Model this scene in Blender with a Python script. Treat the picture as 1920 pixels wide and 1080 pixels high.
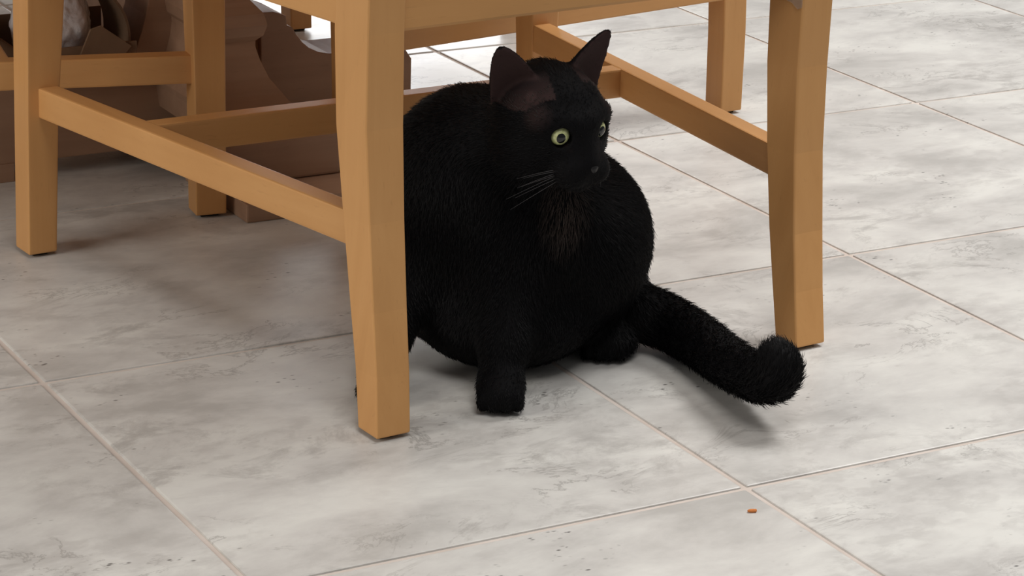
import bpy, bmesh, math, random
import numpy as np
from mathutils import Vector, Matrix

# ------------------------------------------------------------------ scene, camera, light
for o in list(bpy.data.objects):
    bpy.data.objects.remove(o, do_unlink=True)
SC = bpy.context.scene
COL = SC.collection
rng = random.Random(7)
NPR = np.random.default_rng(11)

YAW, PITCH, ROLL = 0.5155070, 0.3341138, 0.030
FOCAL_PX = 4997.76
cam_data = bpy.data.cameras.new('camera')
cam_data.sensor_width = 36.0
cam_data.lens = FOCAL_PX / 1920.0 * 36.0
cam_data.clip_start = 0.05
cam = bpy.data.objects.new('camera', cam_data)
COL.objects.link(cam)
fw = Vector((math.sin(YAW) * math.cos(PITCH), math.cos(YAW) * math.cos(PITCH), -math.sin(PITCH)))
rt = Vector((math.cos(YAW), -math.sin(YAW), 0))
up = rt.cross(fw)
rx = rt * math.cos(ROLL) + up * math.sin(ROLL)
ux = up * math.cos(ROLL) - rt * math.sin(ROLL)
M = Matrix((rx, ux, -fw)).transposed().to_4x4()
M.translation = Vector((-0.2822, -1.6238, 0.8499))
cam.matrix_world = M
SC.camera = cam

SC.view_settings.view_transform = 'Standard'
SC.view_settings.look = 'None'
SC.view_settings.exposure = 0.0
SC.view_settings.gamma = 1.0
SC.view_settings.use_curve_mapping = False

world = bpy.data.worlds.new('room_light')
SC.world = world
world.use_nodes = True
bg = world.node_tree.nodes['Background']
bg.inputs['Color'].default_value = (1.0, 0.975, 0.965, 1)
bg.inputs['Strength'].default_value = 0.195


def area_light(name, loc, target, sx, sy, power, color):
    ld = bpy.data.lights.new(name, 'AREA')
    ld.shape = 'RECTANGLE'
    ld.size, ld.size_y = sx, sy
    ld.energy = power
    ld.color = color
    o = bpy.data.objects.new(name, ld)
    COL.objects.link(o)
    o.location = loc
    d = Vector(target) - Vector(loc)
    o.rotation_euler = d.to_track_quat('-Z', 'Y').to_euler()
    return o


# a glazed door far behind the table, two ceiling lamps, and a window on the left
area_light('glazed_door_daylight', (2.85, 4.9, 1.1), (1.3, 1.0, 0.0), 0.95, 2.1, 46, (0.96, 0.98, 1.0))
area_light('ceiling_lamp_table', (2.65, 0.75, 2.5), (1.5, 0.4, 0.0), 1.0, 1.0, 73, (1.0, 0.985, 0.965))
area_light('ceiling_lamp_room', (0.65, -0.72, 2.5), (0.6, -0.2, 0.0), 1.2, 1.2, 23, (1.0, 0.97, 0.94))
area_light('side_window_daylight', (-1.05, 0.50, 0.85), (0.6, 0.5, 0.22), 0.8, 0.9, 14, (1.0, 0.94, 0.86))


# ------------------------------------------------------------------ node helpers
def new_mat(name):
    m = bpy.data.materials.new(name)
    m.use_nodes = True
    nt = m.node_tree
    b = nt.nodes['Principled BSDF']
    return m, nt, b


def nd(nt, typ, **kw):
    n = nt.nodes.new(typ)
    for k, v in kw.items():
        if k.startswith('in_'):
            key = k[3:].replace('_', ' ')
            n.inputs[key].default_value = v
        else:
            setattr(n, k, v)
    return n


def ramp(nt, stops, src=None):
    r = nt.nodes.new('ShaderNodeValToRGB')
    el = r.color_ramp.elements
    while len(el) < len(stops):
        el.new(0.5)
    for e, (pos, c) in zip(el, stops):
        e.position = pos
        e.color = (c[0], c[1], c[2], 1) if hasattr(c, '__len__') else (c, c, c, 1)
    if src is not None:
        nt.links.new(src, r.inputs[0])
    return r


def mixrgb(nt, fac, a, b, mode='MIX'):
    n = nt.nodes.new('ShaderNodeMix')
    n.data_type = 'RGBA'
    n.blend_type = mode
    for s, v in ((0, fac), (6, a), (7, b)):
        if hasattr(v, 'is_output'):
            nt.links.new(v, n.inputs[s])
        else:
            n.inputs[s].default_value = v if s == 0 else (*v, 1)
    return n.outputs[2]


def srgb(r, g, b):
    f = lambda c: (c / 255 / 12.92) if c <= 10 else ((c / 255 + 0.055) / 1.055) ** 2.4
    return (f(r), f(g), f(b))


def mat_tile():
    m, nt, b = new_mat('stone_look_porcelain')
    tc = nd(nt, 'ShaderNodeTexCoord')
    oi = nd(nt, 'ShaderNodeObjectInfo')
    off = nd(nt, 'ShaderNodeVectorMath', operation='SCALE')
    off.inputs[0].default_value = (37.0, 53.0, 71.0)
    nt.links.new(oi.outputs['Random'], off.inputs['Scale'])
    add = nd(nt, 'ShaderNodeVectorMath', operation='ADD')
    nt.links.new(tc.outputs['Object'], add.inputs[0])
    nt.links.new(off.outputs[0], add.inputs[1])
    mp = nd(nt, 'ShaderNodeMapping')
    mp.inputs['Rotation'].default_value = (0, 0, math.radians(-29))
    mp.inputs['Scale'].default_value = (0.8, 1.35, 1.0)
    nt.links.new(add.outputs[0], mp.inputs[0])
    V = mp.outputs[0]

    def noise(scale, detail=5, rough=0.6, dist=0.0, vec=V):
        n = nd(nt, 'ShaderNodeTexNoise', in_Scale=scale, in_Detail=detail, in_Roughness=rough, in_Distortion=dist)
        nt.links.new(vec, n.inputs['Vector'])
        return n.outputs['Fac']
    clouds = noise(6.5, 8, 0.66, 0.25)
    c1 = ramp(nt, [(0.34, srgb(182, 180, 176)), (0.47, srgb(202, 200, 196)), (0.60, srgb(216, 215, 210))], clouds).outputs[0]
    # cooler grey drifts with ragged edges
    dr = noise(13.0, 10, 0.74, 0.5)
    drm = ramp(nt, [(0.50, 0.0), (0.60, 0.55), (0.74, 0.85)], dr).outputs[0]
    big = ramp(nt, [(0.48, 0.0), (0.60, 0.95)], noise(4.2, 3, 0.5, 0.3)).outputs[0]
    mul = nd(nt, 'ShaderNodeMath', operation='MULTIPLY')
    nt.links.new(drm, mul.inputs[0]); nt.links.new(big, mul.inputs[1])
    c2 = mixrgb(nt, mul.outputs[0], c1, srgb(158, 155, 151))
    # fine mottling inside the drifts
    mo = ramp(nt, [(0.46, 0.0), (0.60, 0.55)], noise(46.0, 5, 0.6, 0.3)).outputs[0]
    bm_ = ramp(nt, [(0.48, 0.0), (0.58, 0.8)], noise(5.2, 4, 0.6, 0.4)).outputs[0]
    mulm = nd(nt, 'ShaderNodeMath', operation='MULTIPLY')
    nt.links.new(mo, mulm.inputs[0]); nt.links.new(bm_, mulm.inputs[1])
    c2 = mixrgb(nt, mulm.outputs[0], c2, srgb(180, 177, 173))
    # thin darker rims and veins
    ve = noise(10.0, 7, 0.68, 0.7)
    vem = ramp(nt, [(0.480, 0.0), (0.500, 0.75), (0.514, 0.0)], ve).outputs[0]
    mul2 = nd(nt, 'ShaderNodeMath', operation='MULTIPLY')
    nt.links.new(vem, mul2.inputs[0])
    nt.links.new(ramp(nt, [(0.52, 0.0), (0.62, 0.8)], noise(6.0, 3, 0.5)).outputs[0], mul2.inputs[1])
    c3 = mixrgb(nt, mul2.outputs[0], c2, srgb(140, 137, 133))
    # pits
    vo = nd(nt, 'ShaderNodeTexVoronoi', in_Scale=150.0)
    nt.links.new(V, vo.inputs['Vector'])
    pit = ramp(nt, [(0.14, 1.0), (0.34, 0.0)], vo.outputs['Distance']).outputs[0]
    pm = ramp(nt, [(0.56, 0.0), (0.63, 1.0)], noise(11.0, 4, 0.6, 0.5)).outputs[0]
    pm2 = ramp(nt, [(0.55, 0.0), (0.62, 1.0)], noise(70.0, 1, 0.5)).outputs[0]
    mu3 = nd(nt, 'ShaderNodeMath', operation='MULTIPLY'); nt.links.new(pit, mu3.inputs[0]); nt.links.new(pm, mu3.inputs[1])
    mu4 = nd(nt, 'ShaderNodeMath', operation='MULTIPLY'); nt.links.new(mu3.outputs[0], mu4.inputs[0]); nt.links.new(pm2, mu4.inputs[1])
    mu5 = nd(nt, 'ShaderNodeMath', operation='MULTIPLY', use_clamp=True); nt.links.new(mu4.outputs[0], mu5.inputs[0]); mu5.inputs[1].default_value = 0.85
    c4 = mixrgb(nt, mu5.outputs[0], c3, srgb(82, 79, 78))
    nt.links.new(c4, b.inputs['Base Color'])
    rr = ramp(nt, [(0.3, 0.34), (0.7, 0.44)], clouds).outputs[0]
    nt.links.new(rr, b.inputs['Roughness'])
    b.inputs['Specular IOR Level'].default_value = 0.34
    bu = nd(nt, 'ShaderNodeBump', in_Strength=0.18, in_Distance=0.0012)
    nt.links.new(dr, bu.inputs['Height'])
    nt.links.new(bu.outputs[0], b.inputs['Normal'])
    return m


def mat_grout():
    m, nt, b = new_mat('beige_grout')
    tc = nd(nt, 'ShaderNodeTexCoord')
    n = nd(nt, 'ShaderNodeTexNoise', in_Scale=18.0, in_Detail=4.0)
    nt.links.new(tc.outputs['Object'], n.inputs['Vector'])
    c = ramp(nt, [(0.3, srgb(194, 181, 171)), (0.7, srgb(212, 202, 194))], n.outputs['Fac'])
    nt.links.new(c.outputs[0], b.inputs['Base Color'])
    b.inputs['Roughness'].default_value = 0.9
    return m


def mat_wood(name, dark, mid, light, axis=2, rough=0.42, spec=0.35):
    m, nt, b = new_mat(name)
    tc = nd(nt, 'ShaderNodeTexCoord')
    mp = nd(nt, 'ShaderNodeMapping')
    s = [46.0, 46.0, 46.0]
    s[axis] = 2.4
    mp.inputs['Scale'].default_value = s
    nt.links.new(tc.outputs['Object'], mp.inputs[0])
    n1 = nd(nt, 'ShaderNodeTexNoise', in_Scale=1.0, in_Detail=5.0, in_Roughness=0.6, in_Distortion=0.5)
    nt.links.new(mp.outputs[0], n1.inputs['Vector'])
    n2 = nd(nt, 'ShaderNodeTexNoise', in_Scale=7.0, in_Detail=3.0)
    nt.links.new(tc.outputs['Object'], n2.inputs['Vector'])
    c1 = ramp(nt, [(0.25, dark), (0.5, mid), (0.78, light)], n1.outputs['Fac']).outputs[0]
    c2 = ramp(nt, [(0.3, dark), (0.7, light)], n2.outputs['Fac']).outputs[0]
    c = mixrgb(nt, 0.45, c1, c2)
    # short dark flecks of beech
    mp2 = nd(nt, 'ShaderNodeMapping')
    s2 = [420.0, 420.0, 420.0]
    s2[axis] = 60.0
    mp2.inputs['Scale'].default_value = s2
    nt.links.new(tc.outputs['Object'], mp2.inputs[0])
    n3 = nd(nt, 'ShaderNodeTexNoise', in_Scale=1.0, in_Detail=1.0)
    nt.links.new(mp2.outputs[0], n3.inputs['Vector'])
    fl = ramp(nt, [(0.68, 0.0), (0.78, 0.14)], n3.outputs['Fac']).outputs[0]
    c = mixrgb(nt, fl, c, tuple(0.6 * v for v in dark))
    nt.links.new(c, b.inputs['Base Color'])
    b.inputs['Roughness'].default_value = rough
    b.inputs['Specular IOR Level'].default_value = spec
    bu = nd(nt, 'ShaderNodeBump', in_Strength=0.12, in_Distance=0.0006)
    nt.links.new(n1.outputs['Fac'], bu.inputs['Height'])
    nt.links.new(bu.outputs[0], b.inputs['Normal'])
    return m


def mat_plain(name, col, rough=0.6, spec=0.3, var=0.12, scale=30.0):
    m, nt, b = new_mat(name)
    tc = nd(nt, 'ShaderNodeTexCoord')
    n = nd(nt, 'ShaderNodeTexNoise', in_Scale=scale, in_Detail=3.0)
    nt.links.new(tc.outputs['Object'], n.inputs['Vector'])
    c = ramp(nt, [(0.3, tuple(v * (1 - var) for v in col)), (0.7, tuple(min(1, v * (1 + var)) for v in col))], n.outputs['Fac'])
    nt.links.new(c.outputs[0], b.inputs['Base Color'])
    b.inputs['Roughness'].default_value = rough
    b.inputs['Specular IOR Level'].default_value = spec
    return m


BE = (srgb(193, 141, 85), srgb(203, 151, 94), srgb(212, 161, 104))
TB = (srgb(148, 116, 94), srgb(164, 131, 107), srgb(178, 145, 120))
MAT = {
    'tile': mat_tile(), 'grout': mat_grout(),
    'beech_z': mat_wood('honey_beech_upright', *BE, axis=2),
    'beech_x': mat_wood('honey_beech_across', *BE, axis=0),
    'beech_y': mat_wood('honey_beech_lengthwise', *BE, axis=1),
    'table_x': mat_wood('brown_table_wood_across', *TB, axis=0, rough=0.5),
    'table_z': mat_wood('brown_table_wood_upright', *TB, axis=2, rough=0.5),
    'pad': mat_plain('dark_felt', srgb(48, 46, 38), 0.95, 0.1),
    'card': mat_plain('brown_cardboard', srgb(122, 98, 78), 0.9, 0.1),
    'crumb': mat_plain('orange_crumb', srgb(206, 128, 72), 0.8, 0.2),
}


def mat_film():
    m, nt, b = new_mat('clear_plastic_film')
    tc = nd(nt, 'ShaderNodeTexCoord')
    n = nd(nt, 'ShaderNodeTexNoise', in_Scale=26.0, in_Detail=5.0, in_Distortion=1.2)
    nt.links.new(tc.outputs['Object'], n.inputs['Vector'])
    c = ramp(nt, [(0.3, srgb(226, 222, 226)), (0.7, srgb(246, 244, 246))], n.outputs['Fac'])
    nt.links.new(c.outputs[0], b.inputs['Base Color'])
    b.inputs['Roughness'].default_value = 0.14
    b.inputs['Transmission Weight'].default_value = 0.12
    bu = nd(nt, 'ShaderNodeBump', in_Strength=0.7, in_Distance=0.006)
    nt.links.new(n.outputs['Fac'], bu.inputs['Height'])
    nt.links.new(bu.outputs[0], b.inputs['Normal'])
    return m


MAT['film'] = mat_film()
MAT['tape'] = mat_plain('thin_clear_tape', srgb(196, 178, 160), 0.25, 0.5, 0.08)
MAT['tape'].node_tree.nodes['Principled BSDF'].inputs['Alpha'].default_value = 0.3


def mat_coat():
    """short black coat: skin under the fur; thin-haired skin of the ears and temples by vertex tint"""
    m, nt, b = new_mat('black_cat_skin')
    at = nd(nt, 'ShaderNodeAttribute', attribute_name='tint')
    c = mixrgb(nt, at.outputs['Fac'], (0.0022, 0.0020, 0.0026), srgb(88, 66, 64))
    nt.links.new(c, b.inputs['Base Color'])
    b.inputs['Roughness'].default_value = 0.75
    b.inputs['Specular IOR Level'].default_value = 0.12
    return m


def mat_fur():
    m, nt, b = new_mat('black_fur')
    at = nd(nt, 'ShaderNodeAttribute', attribute_name='tint')
    c = mixrgb(nt, at.outputs['Fac'], (0.0014, 0.0013, 0.0020), srgb(96, 84, 78))
    nt.links.new(c, b.inputs['Base Color'])
    b.inputs['Roughness'].default_value = 0.46
    b.inputs['Specular IOR Level'].default_value = 0.20
    return m


MAT['coat'] = mat_coat()
MAT['fur'] = mat_fur()


def mat_simple(name, col, rough, spec=0.5, coat=0.0):
    m, nt, b = new_mat(name)
    b.inputs['Base Color'].default_value = (*col, 1)
    b.inputs['Roughness'].default_value = rough
    b.inputs['Specular IOR Level'].default_value = spec
    b.inputs['Coat Weight'].default_value = coat
    b.inputs['Coat Roughness'].default_value = 0.03
    return m


def mat_iris():
    m, nt, b = new_mat('yellow_green_iris')
    tc = nd(nt, 'ShaderNodeTexCoord')
    n = nd(nt, 'ShaderNodeTexNoise', in_Scale=420.0, in_Detail=3.0)
    nt.links.new(tc.outputs['Object'], n.inputs['Vector'])
    c = ramp(nt, [(0.3, srgb(176, 184, 122)), (0.7, srgb(214, 216, 164))], n.outputs['Fac'])
    nt.links.new(c.outputs[0], b.inputs['Base Color'])
    b.inputs['Roughness'].default_value = 0.25
    b.inputs['Coat Weight'].default_value = 1.0
    b.inputs['Coat Roughness'].default_value = 0.02
    return m


MAT['iris'] = mat_iris()
MAT['pupil'] = mat_simple('black_pupil', (0.002, 0.003, 0.004), 0.12, 0.4, 0.25)
MAT['nose'] = mat_simple('black_nose_leather', (0.006, 0.0055, 0.006), 0.42, 0.4)
MAT['whisker'] = mat_simple('dark_whisker', (0.10, 0.095, 0.10), 0.4, 0.4)


# ------------------------------------------------------------------ object helpers
def obj(name, me, mat=None, parent=None):
    o = bpy.data.objects.new(name, me)
    COL.objects.link(o)
    if mat is not None and len(me.materials) == 0:
        me.materials.append(mat)
    o.parent = parent
    return o


def tag(o, label, cat, group=None):
    o['label'] = label
    o['category'] = cat
    if group:
        o['group'] = group
    return o


def empty(name, loc=(0, 0, 0), rz=0.0):
    o = bpy.data.objects.new(name, None)
    o.empty_display_size = 0.1
    COL.objects.link(o)
    o.location = loc
    o.rotation_euler = (0, 0, rz)
    return o


def mesh_from_bm(name, bm, smooth=False):
    bmesh.ops.recalc_face_normals(bm, faces=bm.faces[:])
    me = bpy.data.meshes.new(name)
    bm.to_mesh(me)
    bm.free()
    if smooth:
        for f in me.polygons:
            f.use_smooth = True
    return me


def loft(rings, bevel=0.0, segs=2, smooth=False, name='loft'):
    """rings: lists of the same number of 3D points; capped at both ends"""
    bm = bmesh.new()
    vs = [[bm.verts.new(p) for p in r] for r in rings]
    n = len(rings[0])
    for a, c in zip(vs[:-1], vs[1:]):
        for i in range(n):
            bm.faces.new((a[i], a[(i + 1) % n], c[(i + 1) % n], c[i]))
    bm.faces.new(list(reversed(vs[0])))
    bm.faces.new(vs[-1])
    bmesh.ops.recalc_face_normals(bm, faces=bm.faces[:])
    if bevel:
        es = [e for e in bm.edges if len(e.link_faces) == 2 and e.calc_face_angle(0) > 0.6]
        bmesh.ops.bevel(bm, geom=es, offset=bevel, segments=segs, affect='EDGES', profile=0.6)
    return mesh_from_bm(name, bm, smooth)


def box_me(x0, x1, y0, y1, z0, z1, bevel=0.0, name='box', segs=2):
    r = lambda z: [(x0, y0, z), (x1, y0, z), (x1, y1, z), (x0, y1, z)]
    return loft([r(z0), r(z1)], bevel, segs, name=name)


def extrude_profile(pts, y0, y1, bevel=0.0, name='profile'):
    """closed outline in x,z swept from y0 to y1"""
    return loft([[(x, y0, z) for x, z in pts], [(x, y1, z) for x, z in pts]], bevel, 2, name=name)


def bar(p0, p1, w, z0, z1, bevel=0.002, name='bar'):
    """level bar between two plan points: one long side runs p0-p1, the other is offset by w to its left"""
    a, c = Vector(p0), Vector(p1)
    d = (c - a).normalized()
    n = Vector((-d.y, d.x)) * w
    q = [a, c, c + n, a + n]
    return loft([[(v.x, v.y, z0) for v in q], [(v.x, v.y, z1) for v in q]], bevel, 2, name=name)


# ------------------------------------------------------------------ floor of separate tiles
TX, TY, GAP = 0.430, 0.45607, 0.0054
X0, X1, Y0, Y1 = -1, 9, -1, 12
fm = box_me((X0) * TX, X1 * TX, Y0 * TY, Y1 * TY, -0.05, -0.0016, name='grout_bed')
floor = obj('floor', fm, MAT['grout'])
floor['kind'] = 'structure'
tile_me = box_me(-TX / 2 + GAP / 2, TX / 2 - GAP / 2, -TY / 2 + GAP / 2, TY / 2 - GAP / 2, -0.009, 0.0, 0.0016, 'tile', 2)
tile_me.materials.append(MAT['tile'])
for i in range(X0, X1):
    for j in range(Y0, Y1):
        t = obj('tile', tile_me, None, floor)
        t.location = ((i + 0.5) * TX, (j + 0.5) * TY, 0.0)


wall_me = box_me(X0 * TX, X1 * TX, Y1 * TY, Y1 * TY + 0.1, -0.05, 2.6, 0.0, 'wall_back')
wall = obj('wall_back', wall_me, mat_plain('cream_wall_paint', srgb(222, 214, 202), 0.9, 0.2, 0.03, 4.0))
wall['kind'] = 'structure'

# ------------------------------------------------------------------ chairs
def interp(z, zs, vs):
    return float(np.interp(z, zs, vs))


def leg_mesh(side_rings, name, bevel=0.0022):
    return loft(side_rings, bevel, 3, name=name)


def make_chair(name, loc, rz, straight=False):
    root = empty(name, loc, rz)
    fy = -0.030 if straight else 0.0        # shallower seat on the straight-legged chair
    PADH = 0.0035
    # rear legs: raked sabre curve below the seat, leaning back above it
    zs = [PADH, 0.05, 0.1, 0.172, 0.25, 0.33, 0.42, 0.60, 0.90]
    yo = [-0.274, -0.255, -0.238, -0.222, -0.213, -0.211, -0.214, -0.236, -0.292]   # outer (rear) face
    dep = [0.031, 0.032, 0.033, 0.034, 0.035, 0.035, 0.036, 0.030, 0.022]
    if straight:
        yo[:5] = [-0.2745, -0.2745, -0.2745, -0.272, -0.266]
        yo[5:] = [-0.258, -0.250, -0.262, -0.300]
    legs = {
        'L': ([-0.250, -0.240, -0.2335, -0.2285, -0.2275, -0.2255, -0.225, -0.225, -0.225],
              [-0.217, -0.207, -0.200, -0.194, -0.191, -0.190, -0.189, -0.189, -0.190]),
        'R': ([0.196, 0.206, 0.2145, 0.2225, 0.2275, 0.2305, 0.231, 0.231, 0.231],
              [0.230, 0.240, 0.2495, 0.2570, 0.2630, 0.2660, 0.266, 0.265, 0.264])}
    if straight:
        legs = {'L': ([-0.249] * 9, [-0.216] * 9), 'R': ([0.216] * 9, [0.249] * 9)}
    for k in ('L', 'R'):
        xa, xb = legs[k]
        sk = lambda z: 0.0 if straight else -0.012 * min(z / 0.33, 1.0)     # the back edge follows the splay of the sides
        rings = [[(a, y, z), (b, y, z), (b + sk(z), y + d, z), (a + sk(z), y + d, z)] for z, y, d, a, b in zip(zs, yo, dep, xa, xb)]
        lg = obj('rear_leg', leg_mesh(rings, 'rear_leg'), MAT['beech_z'], root)
        pad = box_me(xa[0] + .007, xb[0] - .007, yo[0] + .007, yo[0] + dep[0] - .007, 0.0, PADH + .001, 0.001, 'foot_pad')
        obj('foot_pad', pad, MAT['pad'], lg)
    # front legs: taper on the inner faces
    for s in (-1, 1):
        rings = []
        for z, w in ((PADH, 0.030), (0.14, 0.033), (0.28, 0.040), (0.40, 0.045)):
            xo = s * (0.3075 - 0.006 * z / 0.3) if s < 0 else 0.3175
            xi = xo - s * w
            x0, x1 = min(xo, xi), max(xo, xi)
            y1 = 0.336 + fy
            y0 = (0.303 if z < 0.2 else 0.300) + fy
            rings.append([(x0, y0, z), (x1, y0, z), (x1, y1, z), (x0, y1, z)])
        lg = obj('front_leg', leg_mesh(rings, 'front_leg'), MAT['beech_z'], root)
        r0 = rings[0]
        pad = box_me(r0[0][0] + .007, r0[1][0] - .007, 0.310 + fy, 0.329 + fy, 0.0, PADH + .001, 0.001, 'foot_pad')
        obj('foot_pad', pad, MAT['pad'], lg)
    # side stretchers and the cross stretcher between them
    if straight:
        st = (((-0.297, 0.285), (-0.248, -0.250), 0.021), ((0.248, -0.250), (0.306, 0.285), 0.021))
        ap = (((-0.297, 0.275), (-0.246, -0.225)), ((0.225, -0.225), (0.285, 0.275)))
        yr, xl, xr = -0.252, -0.220, 0.220
    else:
        st = (((-0.2945, 0.316), (-0.2235, -0.192), 0.021), ((0.221, -0.195), (0.2865, 0.312), -0.021))
        ap = (((-0.297, 0.305), (-0.2335, -0.180)), ((0.261, -0.182), (0.306, 0.305)))
        yr, xl, xr = -0.2065, -0.196, 0.236
    for p0, p1, w in st:
        obj('side_stretcher', bar(p0, p1, w, 0.1425, 0.1725, 0.002, 'side_stretcher'), MAT['beech_y'], root)
    obj('cross_stretcher', bar((-0.252, 0.133), (0.2625, 0.104), 0.021, 0.1420, 0.1720, 0.002, 'cross_stretcher'), MAT['beech_x'], root)
    # aprons
    obj('rear_apron', box_me(xl, xr, yr, yr + 0.0215, 0.3285, 0.403, 0.003, 'rear_apron'), MAT['beech_x'], root)
    obj('front_apron', box_me(-0.267, 0.275, 0.311 + fy, 0.331 + fy, 0.3285, 0.403, 0.002, 'front_apron'), MAT['beech_x'], root)
    for p0, p1 in ap:
        obj('side_apron', bar(p0, p1, 0.021, 0.333, 0.403, 0.002, 'side_apron'), MAT['beech_y'], root)
    # seat panel, slightly wider at the front with a rounded edge
    ys = -0.214 if not straight else -0.246
    sp = [(-0.186, ys), (0.227, ys), (0.229, ys + 0.044), (0.272, ys + 0.048), (0.310, 0.306 + fy), (0.282, 0.334 + fy), (-0.278, 0.334 + fy), (-0.306, 0.306 + fy), (-0.242, ys + 0.048), (-0.188, ys + 0.044)]
    obj('seat', loft([[(x, y, 0.404) for x, y in sp], [(x, y, 0.428) for x, y in sp]], 0.005, 3, name='seat'), MAT['beech_x'], root)
    # back rest: top rail, lower rail and upright slats
    dy = -0.030 if straight else 0.0
    rail = lambda z0, z1, y0, y1, nm: loft([[(-0.19, y0 - .011, z0), (0.232, y0 - .011, z0), (0.232, y0 + .009, z0), (-0.19, y0 + .009, z0)],
                                           [(-0.19, y1 - .011, z1), (0.232, y1 - .011, z1), (0.232, y1 + .009, z1), (-0.19, y1 + .009, z1)]], 0.003, 2, name=nm)
    obj('top_rail', rail(0.82, 0.895, -0.265 + dy * .3, -0.279 + dy * .3, 'top_rail'), MAT['beech_x'], root)
    obj('lower_rail', rail(0.54, 0.585, -0.214 + dy, -0.222 + dy, 'lower_rail'), MAT['beech_x'], root)
    for k in range(5):
        cx = -0.125 + k * 0.073
        r0 = [(cx - .016, -0.227 + dy, 0.583), (cx + .016, -0.227 + dy, 0.583), (cx + .016, -0.217 + dy, 0.583), (cx - .016, -0.217 + dy, 0.583)]
        r1 = [(cx - .016, -0.270 + dy * .3, 0.823), (cx + .016, -0.270 + dy * .3, 0.823), (cx + .016, -0.260 + dy * .3, 0.823), (cx - .016, -0.260 + dy * .3, 0.823)]
        obj('back_slat', loft([r0, r1], 0.002, 2, name='back_slat'), MAT['beech_z'], root)
    return root


def copy_tree(o, parent=None):
    c = o.copy()
    COL.objects.link(c)
    c.parent = parent
    for ch in list(o.children):
        copy_tree(ch, c)
    return c


RZ1 = math.radians(4.3)
chair = make_chair('dining_chair', (0.86, 0.50, 0), RZ1)
G_CH = 'beech dining chairs around the pedestal table'
tag(chair, 'honey beech dining chair with the black cat sitting under its seat', 'chair', G_CH)
side_chair = make_chair('dining_chair', (1.202, 1.188, 0), math.radians(93.7), True)
tag(side_chair, 'honey beech dining chair side-on behind the black cat, its leg on bright floor', 'chair', G_CH)
for src, loc, deg, lab in ((chair, (0.467, 1.183, 0), -96.9, 'dark shaded dining chair whose front leg touches the pedestal foot board'),
                           (chair, (0.880, 1.868, 0), 180.0, 'far dining chair behind the pedestal, only a leg showing past the scroll foot')):
    c = copy_tree(src)
    c.location = loc
    c.rotation_euler = (0, 0, math.radians(deg))
    tag(c, lab, 'chair', G_CH)

# scrap of clear film stuck to the inner face of one rear leg
bm = bmesh.new()
pts = []
for t, z in ((0.0, 0.306), (0.12, 0.304), (0.3, 0.309), (0.55, 0.311), (0.82, 0.312), (0.82, 0.335), (0.0, 0.335)):
    pts.append((0.2300 - 0.010 * t - 0.0009, -0.2112 + 0.0345 * t, z))
f = bm.faces.new([bm.verts.new(q) for q in pts])
r = bmesh.ops.extrude_face_region(bm, geom=[f])
for v in r['geom']:
    if isinstance(v, bmesh.types.BMVert):
        v.co.x -= 0.0009
film = obj('tape_scrap', mesh_from_bm('tape_scrap', bm), MAT['tape'], chair)
film['label'] = 'clear film scrap stuck near the top of the leg'


# ------------------------------------------------------------------ pedestal table
table = empty('pedestal_table', (0.838, 1.12, 0))
tag(table, 'brown wooden pedestal table with scroll-cut feet among the chairs', 'table')
tl = table.location


def tobj(name, me, mat, parent=table):
    # meshes are given in room coordinates
    me.transform(Matrix.Translation(-Vector(tl)))
    return obj(name, me, mat, parent)


# front foot: board on the floor, block on it, then the moulded foot seen end-on
tobj('foot_board', box_me(0.772, 0.911, 0.797, 0.965, 0.0, 0.0205, 0.002, 'foot_board'), MAT['table_x'])
tobj('foot_block', box_me(0.774, 0.909, 0.861, 0.985, 0.021, 0.066, 0.003, 'foot_block'), MAT['table_x'])
prof = [(0.066, 0.864, 0.0), (0.092, 0.866, 0.006), (0.100, 0.868, 0.010), (0.106, 0.872, 0.004), (0.112, 0.876, 0.0),
        (0.128, 0.884, -0.012), (0.146, 0.891, -0.019), (0.160, 0.897, -0.022), (0.166, 0.899, -0.021), (0.172, 0.894, -0.014),
        (0.184, 0.890, -0.011), (0.196, 0.893, -0.014), (0.208, 0.903, -0.024), (0.220, 0.918, -0.036), (0.260, 0.95, -0.030), (0.30, 1.03, -0.030)]
rings = []
for z, y, dx in prof:
    rings.append([(0.772 - dx * .7, y, z), (0.848 + dx, y, z), (0.848 + dx, 1.06, z), (0.772 - dx * .7, 1.06, z)])
rings = [[(min(p[0], 0.92), p[1], p[2]) for p in r] for r in rings]
me = loft(rings, 0.0, name='scroll_foot')
tobj('scroll_foot', me, MAT['table_x'])
# side feet: ogee outline in x,z
ri = [(0.90, 0.020), (1.085, 0.020), (1.090, 0.030), (1.090, 0.085), (1.082, 0.097), (1.06, 0.101), (1.00, 0.1005), (0.985, 0.101), (0.972, 0.104), (0.960, 0.110),
      (0.951, 0.118), (0.944, 0.127), (0.939, 0.136), (0.932, 0.139), (0.931, 0.150), (0.916, 0.156), (0.90, 0.156)]
tobj('scroll_foot', extrude_profile(ri, 1.05, 1.12, 0.0015, 'scroll_foot'), MAT['table_x'])
le = [(0.80, 0.020), (0.585, 0.020), (0.578, 0.030), (0.575, 0.10), (0.590, 0.118), (0.64, 0.122), (0.70, 0.122), (0.737, 0.122), (0.744, 0.130), (0.752, 0.150), (0.758, 0.170),
      (0.762, 0.190), (0.775, 0.196), (0.776, 0.215), (0.80, 0.215)]
tobj('scroll_foot', extrude_profile(le[::-1], 1.035, 1.10, 0.0015, 'scroll_foot'), MAT['table_x'])
bk = [(0.772, 0.0), (0.90, 0.0), (0.90, 0.06), (0.86, 0.10), (0.85, 0.30), (0.82, 0.30), (0.80, 0.10), (0.772, 0.06)]
tobj('scroll_foot', extrude_profile(bk, 1.16, 1.38, 0.002, 'scroll_foot'), MAT['table_x'])
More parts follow.
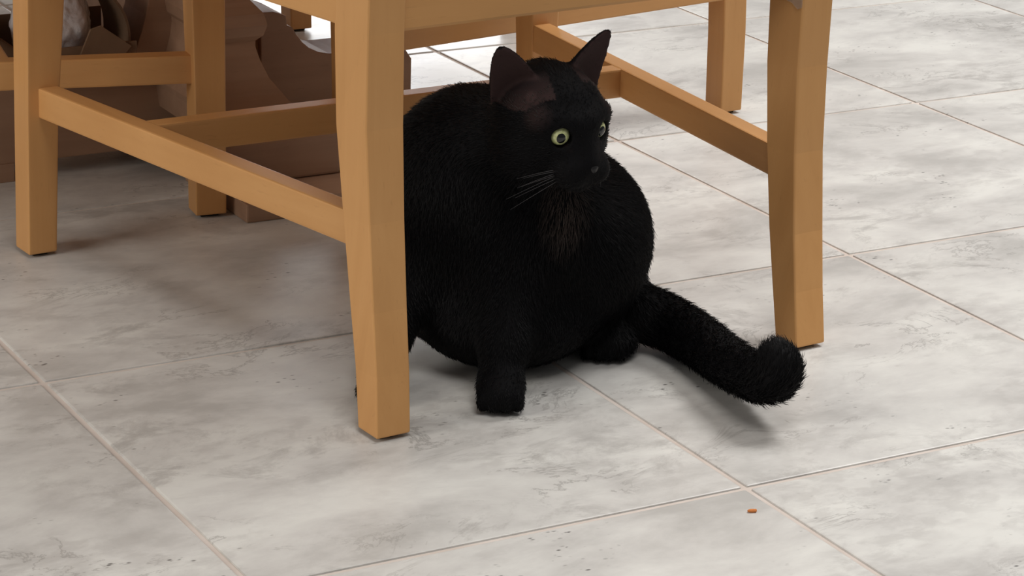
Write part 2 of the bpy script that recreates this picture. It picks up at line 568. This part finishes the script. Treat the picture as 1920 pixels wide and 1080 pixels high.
tobj('foot_pad', box_me(0.578, 0.604, 1.034, 1.10, 0.0, 0.0205, 0.001, 'foot_pad'), MAT['table_x'])
tobj('foot_pad', box_me(1.055, 1.087, 1.051, 1.12, 0.0, 0.0205, 0.001, 'foot_pad'), MAT['table_x'])
col_r = []
for z, h in ((0.03, 0.062), (0.14, 0.062), (0.15, 0.055), (0.22, 0.044), (0.29, 0.034), (0.44, 0.034), (0.47, 0.050), (0.62, 0.046), (0.66, 0.075), (0.685, 0.10)):
    col_r.append([(0.841 - h, 1.12 - h, z), (0.841 + h, 1.12 - h, z), (0.841 + h, 1.12 + h, z), (0.841 - h, 1.12 + h, z)])
tobj('column', loft(col_r, 0.003, 2, name='column'), MAT['table_z'])
tobj('table_top', box_me(0.305, 1.385, 0.51, 1.73, 0.685, 0.725, 0.008, 'table_top'), MAT['table_x'])

# ------------------------------------------------------------------ carton and plastic bag beside the pedestal
carton = empty('cardboard_carton', (0.69, 1.06, 0.122))
tag(carton, 'small open brown cardboard carton with a curled flap resting on the table foot', 'box')


def cobj(name, me, mat, parent=carton):
    me.transform(Matrix.Translation(-Vector(carton.location)))
    return obj(name, me, mat, parent)


bm = bmesh.new()
tray = [(0.600, 0.640), (0.690, 0.738)]
def add_bm_box(bm, x0, x1, y0, y1, z0, z1):
    v = [bm.verts.new(q) for q in ((x0, y0, z0), (x1, y0, z0), (x1, y1, z0), (x0, y1, z0), (x0, y0, z1), (x1, y0, z1), (x1, y1, z1), (x0, y1, z1))]
    for f in ((0, 1, 2, 3), (4, 5, 6, 7), (0, 1, 5, 4), (1, 2, 6, 5), (2, 3, 7, 6), (3, 0, 4, 7)):
        bm.faces.new([v[i] for i in f])
add_bm_box(bm, 0.603, 0.735, 1.005, 1.115, 0.1225, 0.126)
add_bm_box(bm, 0.603, 0.735, 1.005, 1.008, 0.126, 0.150)
add_bm_box(bm, 0.603, 0.735, 1.112, 1.115, 0.126, 0.165)
add_bm_box(bm, 0.603, 0.606, 1.008, 1.112, 0.126, 0.150)
cobj('tray', mesh_from_bm('tray', bm), MAT['card'])
# wedge-shaped front flap
fl = [(0.664, 0.128), (0.712, 0.128), (0.728, 0.146), (0.694, 0.171), (0.682, 0.168)]
cobj('flap', extrude_profile(fl, 1.0015, 1.0048, 0.0004, 'flap'), MAT['card'])
# curled flap on the right: an arc sheet with thickness
rg = []
for k in range(13):
    a = math.radians(-12 + 66 * k / 12)
    rg.append((0.679 + 0.055 * math.cos(a), 0.150 + 0.062 * math.sin(a)))
out = rg + [(0.679 + (x - 0.679) * 0.95, 0.150 + (z - 0.150) * 0.95) for x, z in reversed(rg)]
bm = bmesh.new()
n = len(rg)
V = [[bm.verts.new((x, y, z)) for x, z in out] for y in (1.02, 1.095)]
for i in range(2 * n):
    j = (i + 1) % (2 * n)
    bm.faces.new((V[0][i], V[0][j], V[1][j], V[1][i]))
for row in V:
    for i in range(n - 1):
        bm.faces.new((row[i], row[i + 1], row[2 * n - 2 - i], row[2 * n - 1 - i]))
cobj('curled_flap', mesh_from_bm('curled_flap', bm, False), MAT['card'])

# crumpled bag: a knotted lumpy pouch
bm = bmesh.new()
bmesh.ops.create_icosphere(bm, subdivisions=5, radius=1.0)
from mathutils import noise as mnoise
for v in bm.verts:
    q = v.co.copy()
    w = 1 + 0.10 * mnoise.noise(q * 1.6) + 0.09 * abs(mnoise.noise(q * 3.7 + Vector((5, 2, 1)))) - 0.05 * abs(mnoise.noise(q * 8))
    v.co = Vector((q.x * 0.043 * w, q.y * 0.038 * w, q.z * 0.055 * w))
    if v.co.z < -0.036:
        v.co.z = -0.036
    if q.z > 0.75:
        k = (q.z - 0.75) / 0.25
        v.co.x *= 1 - 0.6 * k; v.co.y *= 1 - 0.6 * k; v.co.z += 0.03 * k
bag_me = mesh_from_bm('plastic_bag', bm, True)
bag = obj('plastic_bag', bag_me, MAT['film'])
bag.location = (0.6600, 1.060, 0.1635)
tag(bag, 'crumpled translucent plastic bag lying in the cardboard carton', 'bag')

# crumb on the tile
bm = bmesh.new()
bmesh.ops.create_icosphere(bm, subdivisions=2, radius=1.0)
for v in bm.verts:
    w = 1 + 0.35 * mnoise.noise(v.co * 1.7)
    v.co = Vector((v.co.x * 0.0042 * w, v.co.y * 0.0022 * w, v.co.z * 0.0014 * w))
crumb = obj('food_crumb', mesh_from_bm('food_crumb', bm, True), MAT['crumb'])
crumb.location = (0.8376, -0.0425, 0.0012)
crumb.rotation_euler = (0, 0, -0.3)
tag(crumb, 'tiny orange food crumb on a pale floor tile', 'crumb')

# ------------------------------------------------------------------ the cat
# local frame: x = the cat's left-hand side of the room view, y = away, z = up
cat = empty('cat', (0.85, 0.36, 0.0), -YAW)
tag(cat, 'sitting black cat with yellow-green eyes under the dining chair', 'cat')

VOX = 0.00175
LO = np.array([-0.175, -0.225, -0.004]); HI = np.array([0.262, 0.17, 0.335])
DIM = np.ceil((HI - LO) / VOX).astype(int) + 1
FIELD = np.full(DIM, 1.0, np.float32)


def sub_box(lo, hi):
    a = np.maximum(np.floor((np.asarray(lo) - LO) / VOX).astype(int), 0)
    b = np.minimum(np.ceil((np.asarray(hi) - LO) / VOX).astype(int) + 1, DIM)
    sl = tuple(slice(i, j) for i, j in zip(a, b))
    ax = [(LO[k] + VOX * np.arange(a[k], b[k])).astype(np.float32) for k in range(3)]
    return sl, np.meshgrid(*ax, indexing='ij')


def smin(a, b, k):
    h = np.clip(0.5 + 0.5 * (b - a) / k, 0, 1)
    return b * (1 - h) + a * h - k * h * (1 - h)


def put(sl, d, k):
    FIELD[sl] = smin(FIELD[sl], d.astype(np.float32), k)


I3 = np.eye(3)


def ell(c, r, k=0.02, Rm=I3):
    """ellipsoid; columns of Rm are its axes"""
    c = np.asarray(c, float); r = np.asarray(r, float)
    ext = np.sqrt(((Rm * r) ** 2).sum(1)) + k + 0.006
    sl, (X, Y, Z) = sub_box(c - ext, c + ext)
    P = [X - c[0], Y - c[1], Z - c[2]]
    q = [sum(Rm[i, j] * P[i] for i in range(3)) for j in range(3)]
    k0 = np.sqrt(sum((q[j] / r[j]) ** 2 for j in range(3))) + 1e-6
    k1 = np.sqrt(sum((q[j] / r[j] ** 2) ** 2 for j in range(3))) + 1e-6
    put(sl, k0 * (k0 - 1.0) / k1, k)


def caps(a, b, ra, rb, k=0.015):
    a = np.asarray(a, float); b = np.asarray(b, float)
    m = max(ra, rb) + k + 0.006
    sl, (X, Y, Z) = sub_box(np.minimum(a, b) - m, np.maximum(a, b) + m)
    d = b - a
    t = np.clip(((X - a[0]) * d[0] + (Y - a[1]) * d[1] + (Z - a[2]) * d[2]) / (d @ d), 0, 1)
    dist = np.sqrt((X - a[0] - t * d[0]) ** 2 + (Y - a[1] - t * d[1]) ** 2 + (Z - a[2] - t * d[2]) ** 2)
    put(sl, dist - (ra + (rb - ra) * t), k)


def carve(c, r, k=0.003):
    c = np.asarray(c, float)
    sl, (X, Y, Z) = sub_box(c - r - k - .004, c + r + k + .004)
    d = r - np.sqrt((X - c[0]) ** 2 + (Y - c[1]) ** 2 + (Z - c[2]) ** 2)
    FIELD[sl] = -smin(-FIELD[sl], -d.astype(np.float32), k)


# torso
ell((-0.050, 0.000, 0.152), (0.078, 0.085, 0.080), 0.03)          # shoulders and chest
ell((-0.022, 0.010, 0.082), (0.090, 0.092, 0.078), 0.03)          # belly
ell((-0.012, -0.026, 0.045), (0.083, 0.082, 0.046), 0.025)         # belly resting on the floor
ell((0.011, 0.012, 0.105), (0.088, 0.085, 0.098), 0.03)           # flank
ell((0.040, 0.062, 0.085), (0.080, 0.078, 0.083), 0.03)           # rump
ell((0.0630, -0.006, 0.103), (0.0500, 0.070, 0.070), 0.018)       # left thigh
ell((-0.085, 0.020, 0.072), (0.045, 0.070, 0.062), 0.018)         # right thigh
ell((0.020, -0.055, 0.140), (0.048, 0.038, 0.055), 0.03)          # chest ruff
# left foreleg
ell((-0.012, -0.058, 0.120), (0.040, 0.040, 0.052), 0.03)
caps((-0.006, -0.082, 0.092), (-0.012, -0.118, 0.048), 0.0290, 0.0205, 0.02)
caps((-0.012, -0.118, 0.048), (-0.0145, -0.136, 0.022), 0.0205, 0.0180, 0.012)
ell((-0.0140, -0.150, 0.0165), (0.0205, 0.026, 0.0165), 0.010)
for i, tx in enumerate((-0.0145, -0.005, 0.005, 0.0145)):
    ell((-0.0140 + tx, -0.169 + abs(tx) * 0.35, 0.0115), (0.0062, 0.0085, 0.0098), 0.0028)
# right foreleg, mostly behind the chair leg
ell((-0.085, -0.030, 0.105), (0.036, 0.038, 0.050), 0.03)
caps((-0.099, -0.050, 0.075), (-0.114, -0.096, 0.040), 0.027, 0.0175, 0.018)
caps((-0.114, -0.096, 0.040), (-0.118, -0.122, 0.021), 0.0175, 0.0165, 0.012)
ell((-0.1185, -0.136, 0.0165), (0.0185, 0.025, 0.0165), 0.010)
for i, tx in enumerate((-0.0145, -0.005, 0.005, 0.0145)):
    ell((-0.1185 + tx * 0.92, -0.156 + abs(tx) * 0.35, 0.0115), (0.0062, 0.0085, 0.0098), 0.0028)
# left hind foot and hock
caps((0.102, 0.036, 0.034), (0.088, -0.006, 0.021), 0.024, 0.0195, 0.012)
ell((0.083, -0.016, 0.017), (0.023, 0.026, 0.0165), 0.010)
for i, tx in enumerate((-0.0135, -0.0045, 0.0045, 0.0135)):
    ell((0.077 + tx, -0.0345 + abs(tx) * 0.3, 0.0110), (0.0062, 0.0085, 0.0098), 0.003)
# tail
tail = [(0.075, 0.030, 0.044, .0255), (0.1052, 0.010, 0.036, .0245), (0.1329, 0.002, 0.029, .0230), (0.1597, -0.033, 0.0255, .0218), (0.1858, -0.1040, 0.029, .0200),
        (0.2055, -0.158, 0.037, .0188), (0.2170, -0.178, 0.045, .0178), (0.2215, -0.177, 0.054, .0164), (0.2185, -0.170, 0.0610, .0145)]
def crom(p0, p1, p2, p3, t):
    return 0.5 * (2 * p1 + (p2 - p0) * t + (2 * p0 - 5 * p1 + 4 * p2 - p3) * t * t + (3 * p1 - p0 - 3 * p2 + p3) * t ** 3)
ta = np.array(tail)
te = np.vstack([2 * ta[0] - ta[1], ta, 2 * ta[-1] - ta[-2]])
TAILP = np.array([crom(te[i - 1], te[i], te[i + 1], te[i + 2], t) for i in range(1, len(te) - 2) for t in (0, .34, .67)] + [ta[-1]])
for q0, q1 in zip(TAILP[:-1], TAILP[1:]):
    caps(q0[:3], q1[:3], q0[3], q1[3], 0.004)
# neck
caps((-0.040, -0.018, 0.186), (0.004, -0.052, 0.215), 0.060, 0.047, 0.03)

# head frame
HC = np.array([0.0210, -0.082, 0.2405])
PSI, HP = math.radians(38), math.radians(16)
Hf = np.array([math.sin(PSI) * math.cos(HP), -math.cos(PSI) * math.cos(HP), -math.sin(HP)])   # forward
Hl = np.array([math.cos(PSI), math.sin(PSI), 0.0])                                             # the cat's left
Hu = np.cross(Hl, Hf)                                                                           # up
if Hu[2] < 0:
    Hu = -Hu
HR = np.stack([Hl, Hf, Hu], 1)


def H(x, y, z):
    return HC + HR @ np.array([x, y, z])


ell(H(0, -0.004, 0.004), (0.0475, 0.050, 0.043), 0.015, HR)           # skull
ell(H(0, 0.018, -0.004), (0.040, 0.034, 0.032), 0.012, HR)             # face
for s in (-1, 1):
    ell(H(s * 0.029, 0.006, -0.020), (0.024, 0.028, 0.022), 0.014, HR)   # cheek
    ell(H(s * 0.0115, 0.0540, -0.0215), (0.0145, 0.0140, 0.0115), 0.006, HR)  # whisker pad
    caps(H(s * 0.008, 0.040, 0.017), H(s * 0.033, 0.026, 0.016), 0.007, 0.007, 0.010)   # brow
ell(H(0, 0.044, -0.016), (0.0225, 0.021, 0.0175), 0.012, HR)           # muzzle
caps(H(0, 0.036, 0.012), H(0, 0.0600, -0.0105), 0.0115, 0.0072, 0.008)  # bridge of the nose
ell(H(0, 0.050, -0.0335), (0.011, 0.011, 0.0085), 0.006, HR)           # chin
ell(H(0, 0.024, -0.030), (0.023, 0.026, 0.015), 0.012, HR)             # jaw

# ears: curved tapering sheets
EARS = []
for s in (-1, 1):
    base = H(s * 0.0355, -0.008, 0.024)
    tip = H(s * 0.0590, -0.016, 0.0690)
    ez = tip - base; hgt = np.linalg.norm(ez); ez = ez / hgt
    opn = HR @ np.array([-0.45 if s < 0 else 0.06, 0.89, 0.0]); opn = opn - (opn @ ez) * ez; ey = opn / np.linalg.norm(opn)
    ex = np.cross(ey, ez)
    EARS.append((base, ex, ey, ez, hgt))
    m = 0.045
    sl, (X, Y, Z) = sub_box(np.minimum(base, tip) - m, np.maximum(base, tip) + m)
    P = (X - base[0], Y - base[1], Z - base[2])
    qx = sum(ex[i] * P[i] for i in range(3)); qy = sum(ey[i] * P[i] for i in range(3)); qz = sum(ez[i] * P[i] for i in range(3))
    u = np.clip(1 - qz / hgt, 0, 1.35)
    w = 0.0235 * np.minimum(u, 1) ** 0.55 * np.clip(1 + qz / 0.016, 0.35, 1)
    yc = -0.012 * u + 11.0 * qx ** 2 * (0.4 + u)
    th = 0.0021 + 0.0016 * u
    d = np.maximum(np.maximum((np.abs(qy - yc) - th) * 0.8, (np.abs(qx) - w) * 0.8), np.maximum(-qz - 0.012, qz - hgt))
    put(sl, d, 0.004)

# eye sockets
EYE_R = 0.0090
EYES = []
for s in (-1, 1):
    ec = H(s * 0.0195, 0.0365, 0.0075)
    ef = HR @ np.array([s * 0.26, 0.95, 0.05]); ef = ef / np.linalg.norm(ef)
    EYES.append((ec, ef))
    carve(ec + ef * 0.0052, 0.0088, 0.0025)
FIELD = np.maximum(FIELD, (0.0008 - (LO[2] + VOX * np.arange(DIM[2])))[None, None, :].astype(np.float32))


def surface_nets(Fd):
    s = Fd < 0
    nx, ny, nz = Fd.shape
    acc = np.zeros((nx - 1, ny - 1, nz - 1, 3), np.float32)
    cnt = np.zeros((nx - 1, ny - 1, nz - 1), np.int8)
    for ax in range(3):
        for o1 in (0, 1):
            for o2 in (0, 1):
                oth = [i for i in range(3) if i != ax]
                a = [None] * 3; b = [None] * 3
                a[ax] = slice(0, -1); b[ax] = slice(1, None)
                for oi, ov in zip(oth, (o1, o2)):
                    sl_ = slice(ov, Fd.shape[oi] - 1 + ov)
                    a[oi] = sl_; b[oi] = sl_
                fa, fb = Fd[tuple(a)], Fd[tuple(b)]
                cr = (fa < 0) != (fb < 0)
                idx = np.nonzero(cr)
                t = fa[idx] / (fa[idx] - fb[idx])
                p = np.zeros((len(t), 3), np.float32)
                p[:, ax] = t
                p[:, oth[0]] = o1
                p[:, oth[1]] = o2
                acc[idx] += p
                cnt[idx] += 1
    act = cnt > 0
    ids = np.full(act.shape, -1, np.int64)
    ii = np.nonzero(act)
    ids[ii] = np.arange(len(ii[0]))
    pos = np.stack(ii, 1) + acc[ii] / cnt[ii][:, None]
    quads = []
    for ax in range(3):
        o = [i for i in range(3) if i != ax]
        a = [slice(1, -1)] * 3; b = [slice(1, -1)] * 3
        a[ax] = slice(0, -1); b[ax] = slice(1, None)
        sa, sb = s[tuple(a)], s[tuple(b)]
        e = np.nonzero(sa != sb)
        base = np.stack(e, 1)
        base[:, o[0]] += 1; base[:, o[1]] += 1
        flip = sa[e]
        c = []
        for d0, d1 in ((1, 1), (0, 1), (0, 0), (1, 0)):
            q = base.copy()
            q[:, o[0]] -= d0; q[:, o[1]] -= d1
            c.append(ids[q[:, 0], q[:, 1], q[:, 2]])
        qd = np.stack(c, 1)
        if ax == 1:
            flip = ~flip
        qd[~flip] = qd[~flip][:, ::-1]
        quads.append(qd)
    return pos, np.vstack(quads)


pos, quads = surface_nets(FIELD)
pos = (LO + pos * VOX)
# light smoothing
for it in range(2):
    sm = np.zeros_like(pos); ct = np.zeros(len(pos))
    for a, b in ((0, 1), (1, 2), (2, 3), (3, 0)):
        np.add.at(sm, quads[:, a], pos[quads[:, b]]); np.add.at(sm, quads[:, b], pos[quads[:, a]])
        np.add.at(ct, quads[:, a], 1); np.add.at(ct, quads[:, b], 1)
    pos = 0.5 * pos + 0.5 * sm / ct[:, None]
body_me = bpy.data.meshes.new('cat_body')
body_me.from_pydata(pos.tolist(), [], quads.tolist())
body_me.update()
body_me.polygons.foreach_set('use_smooth', np.ones(len(body_me.polygons), bool))
vn = np.zeros(len(pos) * 3, np.float32)
body_me.vertices.foreach_get('normal', vn)
vn = vn.reshape(-1, 3)
if ((pos - pos.mean(0)) * vn).sum() < 0:
    body_me.flip_normals()
    vn = -vn


# thin-haired places: inside of the ears, the temples before them, tear corners
def tint_of(P, N):
    t = np.zeros(len(P))
    for base, ex, ey, ez, hgt in EARS:
        q = P - base
        qx, qy, qz = q @ ex, q @ ey, q @ ez
        inside = (qz > -0.004) & (qz < hgt * 0.97) & (np.abs(qx) < 0.030) & (qy < 0.022) & (qy > -0.03)
        facing = np.clip((N @ ey) * 1.6, 0, 1)
        t = np.maximum(t, np.where(inside, facing * 0.42, 0))
    for s in (-1, 1):
        for c, rad, v in (((s * 0.034, 0.009, 0.030), 0.008, 0.5), ((s * 0.037, 0.024, 0.021), 0.011, 0.20), ((s * 0.0125, 0.046, -0.0035), 0.006, 0.30)):
            dd = np.linalg.norm(P - H(*c), axis=1) / rad
            t = np.maximum(t, v * np.clip(1.4 - dd, 0, 1))
    return t


tint = tint_of(pos, vn)
at = body_me.attributes.new('tint', 'FLOAT', 'POINT')
at.data.foreach_set('value', tint.astype(np.float32))
body = obj('body', body_me, MAT['coat'], cat)

# eyes
for k, (ec, ef) in enumerate(EYES):
    bm = bmesh.new()
    bmesh.ops.create_uvsphere(bm, u_segments=32, v_segments=20, radius=EYE_R)
    eo = obj('eye', mesh_from_bm('eye', bm, True), MAT['iris'], cat)
    # local z of the eye looks out; local y stays up
    zc = Vector(ef); yc = Vector((0, 0, 1)); xc = yc.cross(zc).normalized(); yc = zc.cross(xc)
    m = Matrix((xc, yc, zc)).transposed().to_4x4()
    m.translation = Vector(ec)
    eo.matrix_local = m
    # gaze swings towards where the head looks
    g = Vector((-0.16 if k == 0 else -0.12, 0.06, 1.0)).normalized()
    bm = bmesh.new()
    R1 = EYE_R * 1.012
    rings_ = []
    gx = Vector((1, 0, 0)); gx = (gx - g * gx.dot(g)).normalized(); gy = g.cross(gx)
    cv = bm.verts.new(g * R1)
    for rr in (0.35, 0.7, 1.0):
        ring = []
        for i in range(28):
            a = 2 * math.pi * i / 28
            dx, dy = 0.0048 * rr * math.cos(a), 0.0057 * rr * math.sin(a)
            pnt = gx * dx + gy * dy + g * math.sqrt(R1 * R1 - dx * dx - dy * dy)
            if rr == 1.0:
                pnt = pnt.normalized() * EYE_R * 0.99
            ring.append(bm.verts.new(pnt))
        rings_.append(ring)
    for i in range(28):
        bm.faces.new((cv, rings_[0][i], rings_[0][(i + 1) % 28]))
        for a_, b_ in zip(rings_[:-1], rings_[1:]):
            bm.faces.new((a_[i], b_[i], b_[(i + 1) % 28], a_[(i + 1) % 28]))
    obj('pupil', mesh_from_bm('pupil', bm, True), MAT['pupil'], eo)

# nose leather
bm = bmesh.new()
bmesh.ops.create_icosphere(bm, subdivisions=3, radius=1.0)
for v in bm.verts:
    q = v.co
    w = 0.45 + 0.55 * (q.z + 1) / 2
    v.co = Vector((q.x * 0.0078 * w, q.y * 0.0052, q.z * 0.0052))
no = obj('nose', mesh_from_bm('nose', bm, True), MAT['nose'], cat)
m = Matrix(HR.tolist()).to_4x4(); m.translation = Vector(H(0, 0.0645, -0.0125)); no.matrix_local = m


def thin_curve(points, r0, r1, name):
    bm = bmesh.new()
    n_ = len(points)
    prev = None
    for i, p in enumerate(points):
        d = (points[min(i + 1, n_ - 1)] - points[max(i - 1, 0)]).normalized()
        a = d.orthogonal().normalized(); b = d.cross(a)
        r = r0 + (r1 - r0) * i / (n_ - 1)
        ring = [bm.verts.new(p + (a * math.cos(t) + b * math.sin(t)) * r) for t in (0, 2.094, 4.189)]
        if prev:
            for j in range(3):
                bm.faces.new((prev[j], prev[(j + 1) % 3], ring[(j + 1) % 3], ring[j]))
        prev = ring
    return mesh_from_bm(name, bm, True)


for s in (-1, 1):
    for k in range(7):
        z0 = -0.017 - 0.003 * (k % 4)
        root_ = Vector((s * (0.017 + 0.0015 * (k // 4)), 0.055 - 0.003 * (k // 4) - 0.001 * (k % 4), z0))
        ang = math.radians(-8 - 12 * (k % 4) + rng.uniform(-4, 4))
        L_ = 0.036 + 0.010 * rng.random()
        pts_ = []
        for i in range(6):
            t = i / 5
            pts_.append(root_ + Vector((s * L_ * t * 0.8, -L_ * t * 0.35 - 0.006 * t * t, L_ * t * math.sin(ang) - 0.008 * t * t)))
        w_ = obj('whisker', thin_curve([Vector(H(*q)) for q in pts_], 0.00022, 0.00008, 'whisker'), MAT['whisker'], cat)

# ---- fur strands
anch = []   # (position, flow direction, length)
def A(p, d, L):
    d = np.asarray(d, float)
    anch.append((np.asarray(p, float), d / np.linalg.norm(d), L))
A((-0.12, 0.0, 0.19), (-0.3, 0.3, -0.9), .0085); A((-0.06, -0.08, 0.16), (0.1, 0.1, -1), .0085); A((-0.06, 0.06, 0.25), (-0.3, 0.6, -0.5), .009)
A((-0.05, -0.09, 0.08), (0.1, 0.1, -1), .008); A((0.03, -0.09, 0.14), (-0.25, -0.05, -1), .012); A((0.01, -0.07, 0.19), (-0.2, -0.1, -1), .012)
A((0.11, 0.0, 0.13), (0.25, 0.25, -0.9), .0085); A((0.08, -0.07, 0.10), (0.35, 0.1, -0.9), .0075); A((0.05, -0.04, 0.17), (0.4, 0.3, -0.7), .008)
A((0.05, 0.13, 0.10), (0.3, 0.5, -0.7), .0085); A((-0.02, -0.13, 0.05), (0, 0, -1), .0055); A((-0.014, -0.17, 0.02), (0, -0.8, -0.5), .0035)
A((-0.12, -0.12, 0.03), (0, -0.3, -1), .005); A((0.07, -0.07, 0.02), (-0.3, -0.8, -0.3), .004); A((0.10, 0.0, 0.04), (0.2, -0.3, -0.8), .007)
for q0, q1 in zip(TAILP[2:-1:2], TAILP[3::2]):
    A(q0[:3], q1[:3] - q0[:3], .0085)
for loc_, dr_, L_ in (((0, 0.055, -0.01), (0, -0.9, 0.3), .0018), ((0, 0.03, 0.03), (0, -1, 0.3), .0032), ((0, -0.02, 0.045), (0, -1, -0.1), .0055),
                      ((0.03, 0.03, -0.015), (0.7, -0.7, -0.3), .004), ((-0.03, 0.03, -0.015), (-0.7, -0.7, -0.3), .004), ((0.04, -0.005, -0.02), (0.3, -0.8, -0.5), .0065),
                      ((-0.04, -0.005, -0.02), (-0.3, -0.8, -0.5), .0065), ((0, 0.045, -0.04), (0, -0.8, -0.5), .0045), ((0.05, -0.005, 0.05), (0.5, 0, 0.85), .0022), ((-0.05, -0.005, 0.05), (-0.5, 0, 0.85), .0022)):
    A(H(*loc_), HR @ np.array(dr_), L_)
AP = np.array([a[0] for a in anch]); AD = np.array([a[1] for a in anch]); AL = np.array([a[2] for a in anch])

q = quads
v0, v1, v2, v3 = (pos[q[:, i]] for i in range(4))
area = 0.5 * (np.linalg.norm(np.cross(v1 - v0, v2 - v0), axis=1) + np.linalg.norm(np.cross(v2 - v0, v3 - v0), axis=1))
NS = 95000
pick = NPR.choice(len(q), NS, p=area / area.sum())
ua, ub = NPR.random((NS, 1)), NPR.random((NS, 1))
rootp = (v0[pick] * (1 - ua) + v1[pick] * ua) * (1 - ub) + (v3[pick] * (1 - ua) + v2[pick] * ua) * ub
rn = vn[q[pick]].mean(1)
rn /= np.linalg.norm(rn, axis=1)[:, None] + 1e-9
D2 = ((rootp[:, None, :] - AP[None]) ** 2).sum(2)
W = 1.0 / (D2 + 1e-4) ** 2
W /= W.sum(1)[:, None]
fl = W @ AD
ln = (W @ AL) * (0.75 + 0.5 * NPR.random(NS))
fl = fl - (fl * rn).sum(1)[:, None] * rn
fl /= np.linalg.norm(fl, axis=1)[:, None] + 1e-6
fl = fl + NPR.normal(0, 0.16, (NS, 3))
keep = rootp[:, 2] > 0.003
for ec, ef in EYES:
    keep &= np.linalg.norm(rootp - (ec + ef * 0.004), axis=1) > 0.0108
keep &= np.linalg.norm(rootp - H(0, 0.0645, -0.0125), axis=1) > 0.0075
st = tint_of(rootp, rn)
ruff = np.clip(1.25 - np.linalg.norm((rootp - np.array([0.036, -0.085, 0.158])) / np.array([0.020, 0.05, 0.032]), axis=1), 0, 1)
st = np.maximum(st, 0.8 * ruff * (0.3 + 0.9 * NPR.random(NS)))
ears_m = np.zeros(NS, bool)
for base, ex, ey, ez, hgt in EARS:
    qq = rootp - base
    em = ((qq @ ez) > 0.004) & (np.abs(qq @ ex) < 0.03) & (np.abs(qq @ ey) < 0.03)
    ears_m |= em
    ln = np.where(em, np.minimum(ln, 0.0022), ln)
    keep &= ~(em & ((rn @ ey) > 0.2) & (NPR.random(NS) < 0.7))
rootp, rn, fl, ln, st = rootp[keep], rn[keep], fl[keep], ln[keep], st[keep]
n_s = len(rootp)
pts4 = np.zeros((n_s, 4, 3), np.float32)
for i, t in enumerate((0, 0.33, 0.67, 1.0)):
    lift = 0.62 * t - 0.30 * t * t
    pts4[:, i] = rootp - rn * 0.0006 + rn * (ln * lift)[:, None] + fl * (ln * 0.85 * t)[:, None]
pts4[:, :, 2] = np.maximum(pts4[:, :, 2], 0.0006)
hc = bpy.data.hair_curves.new('fur')
hc.add_curves([4] * n_s)
hc.position_data.foreach_set('vector', pts4.reshape(-1))
ra = hc.attributes.new('radius', 'FLOAT', 'POINT') if 'radius' not in hc.attributes else hc.attributes['radius']
ra.data.foreach_set('value', np.tile(np.array([0.00024, 0.00021, 0.00015, 0.00004], np.float32), n_s))
ta_ = hc.attributes.new('tint', 'FLOAT', 'CURVE')
ta_.data.foreach_set('value', st.astype(np.float32))
hc.materials.append(MAT['fur'])
fur = bpy.data.objects.new('fur', hc)
COL.objects.link(fur)
fur.parent = cat
fur['kind'] = 'stuff'
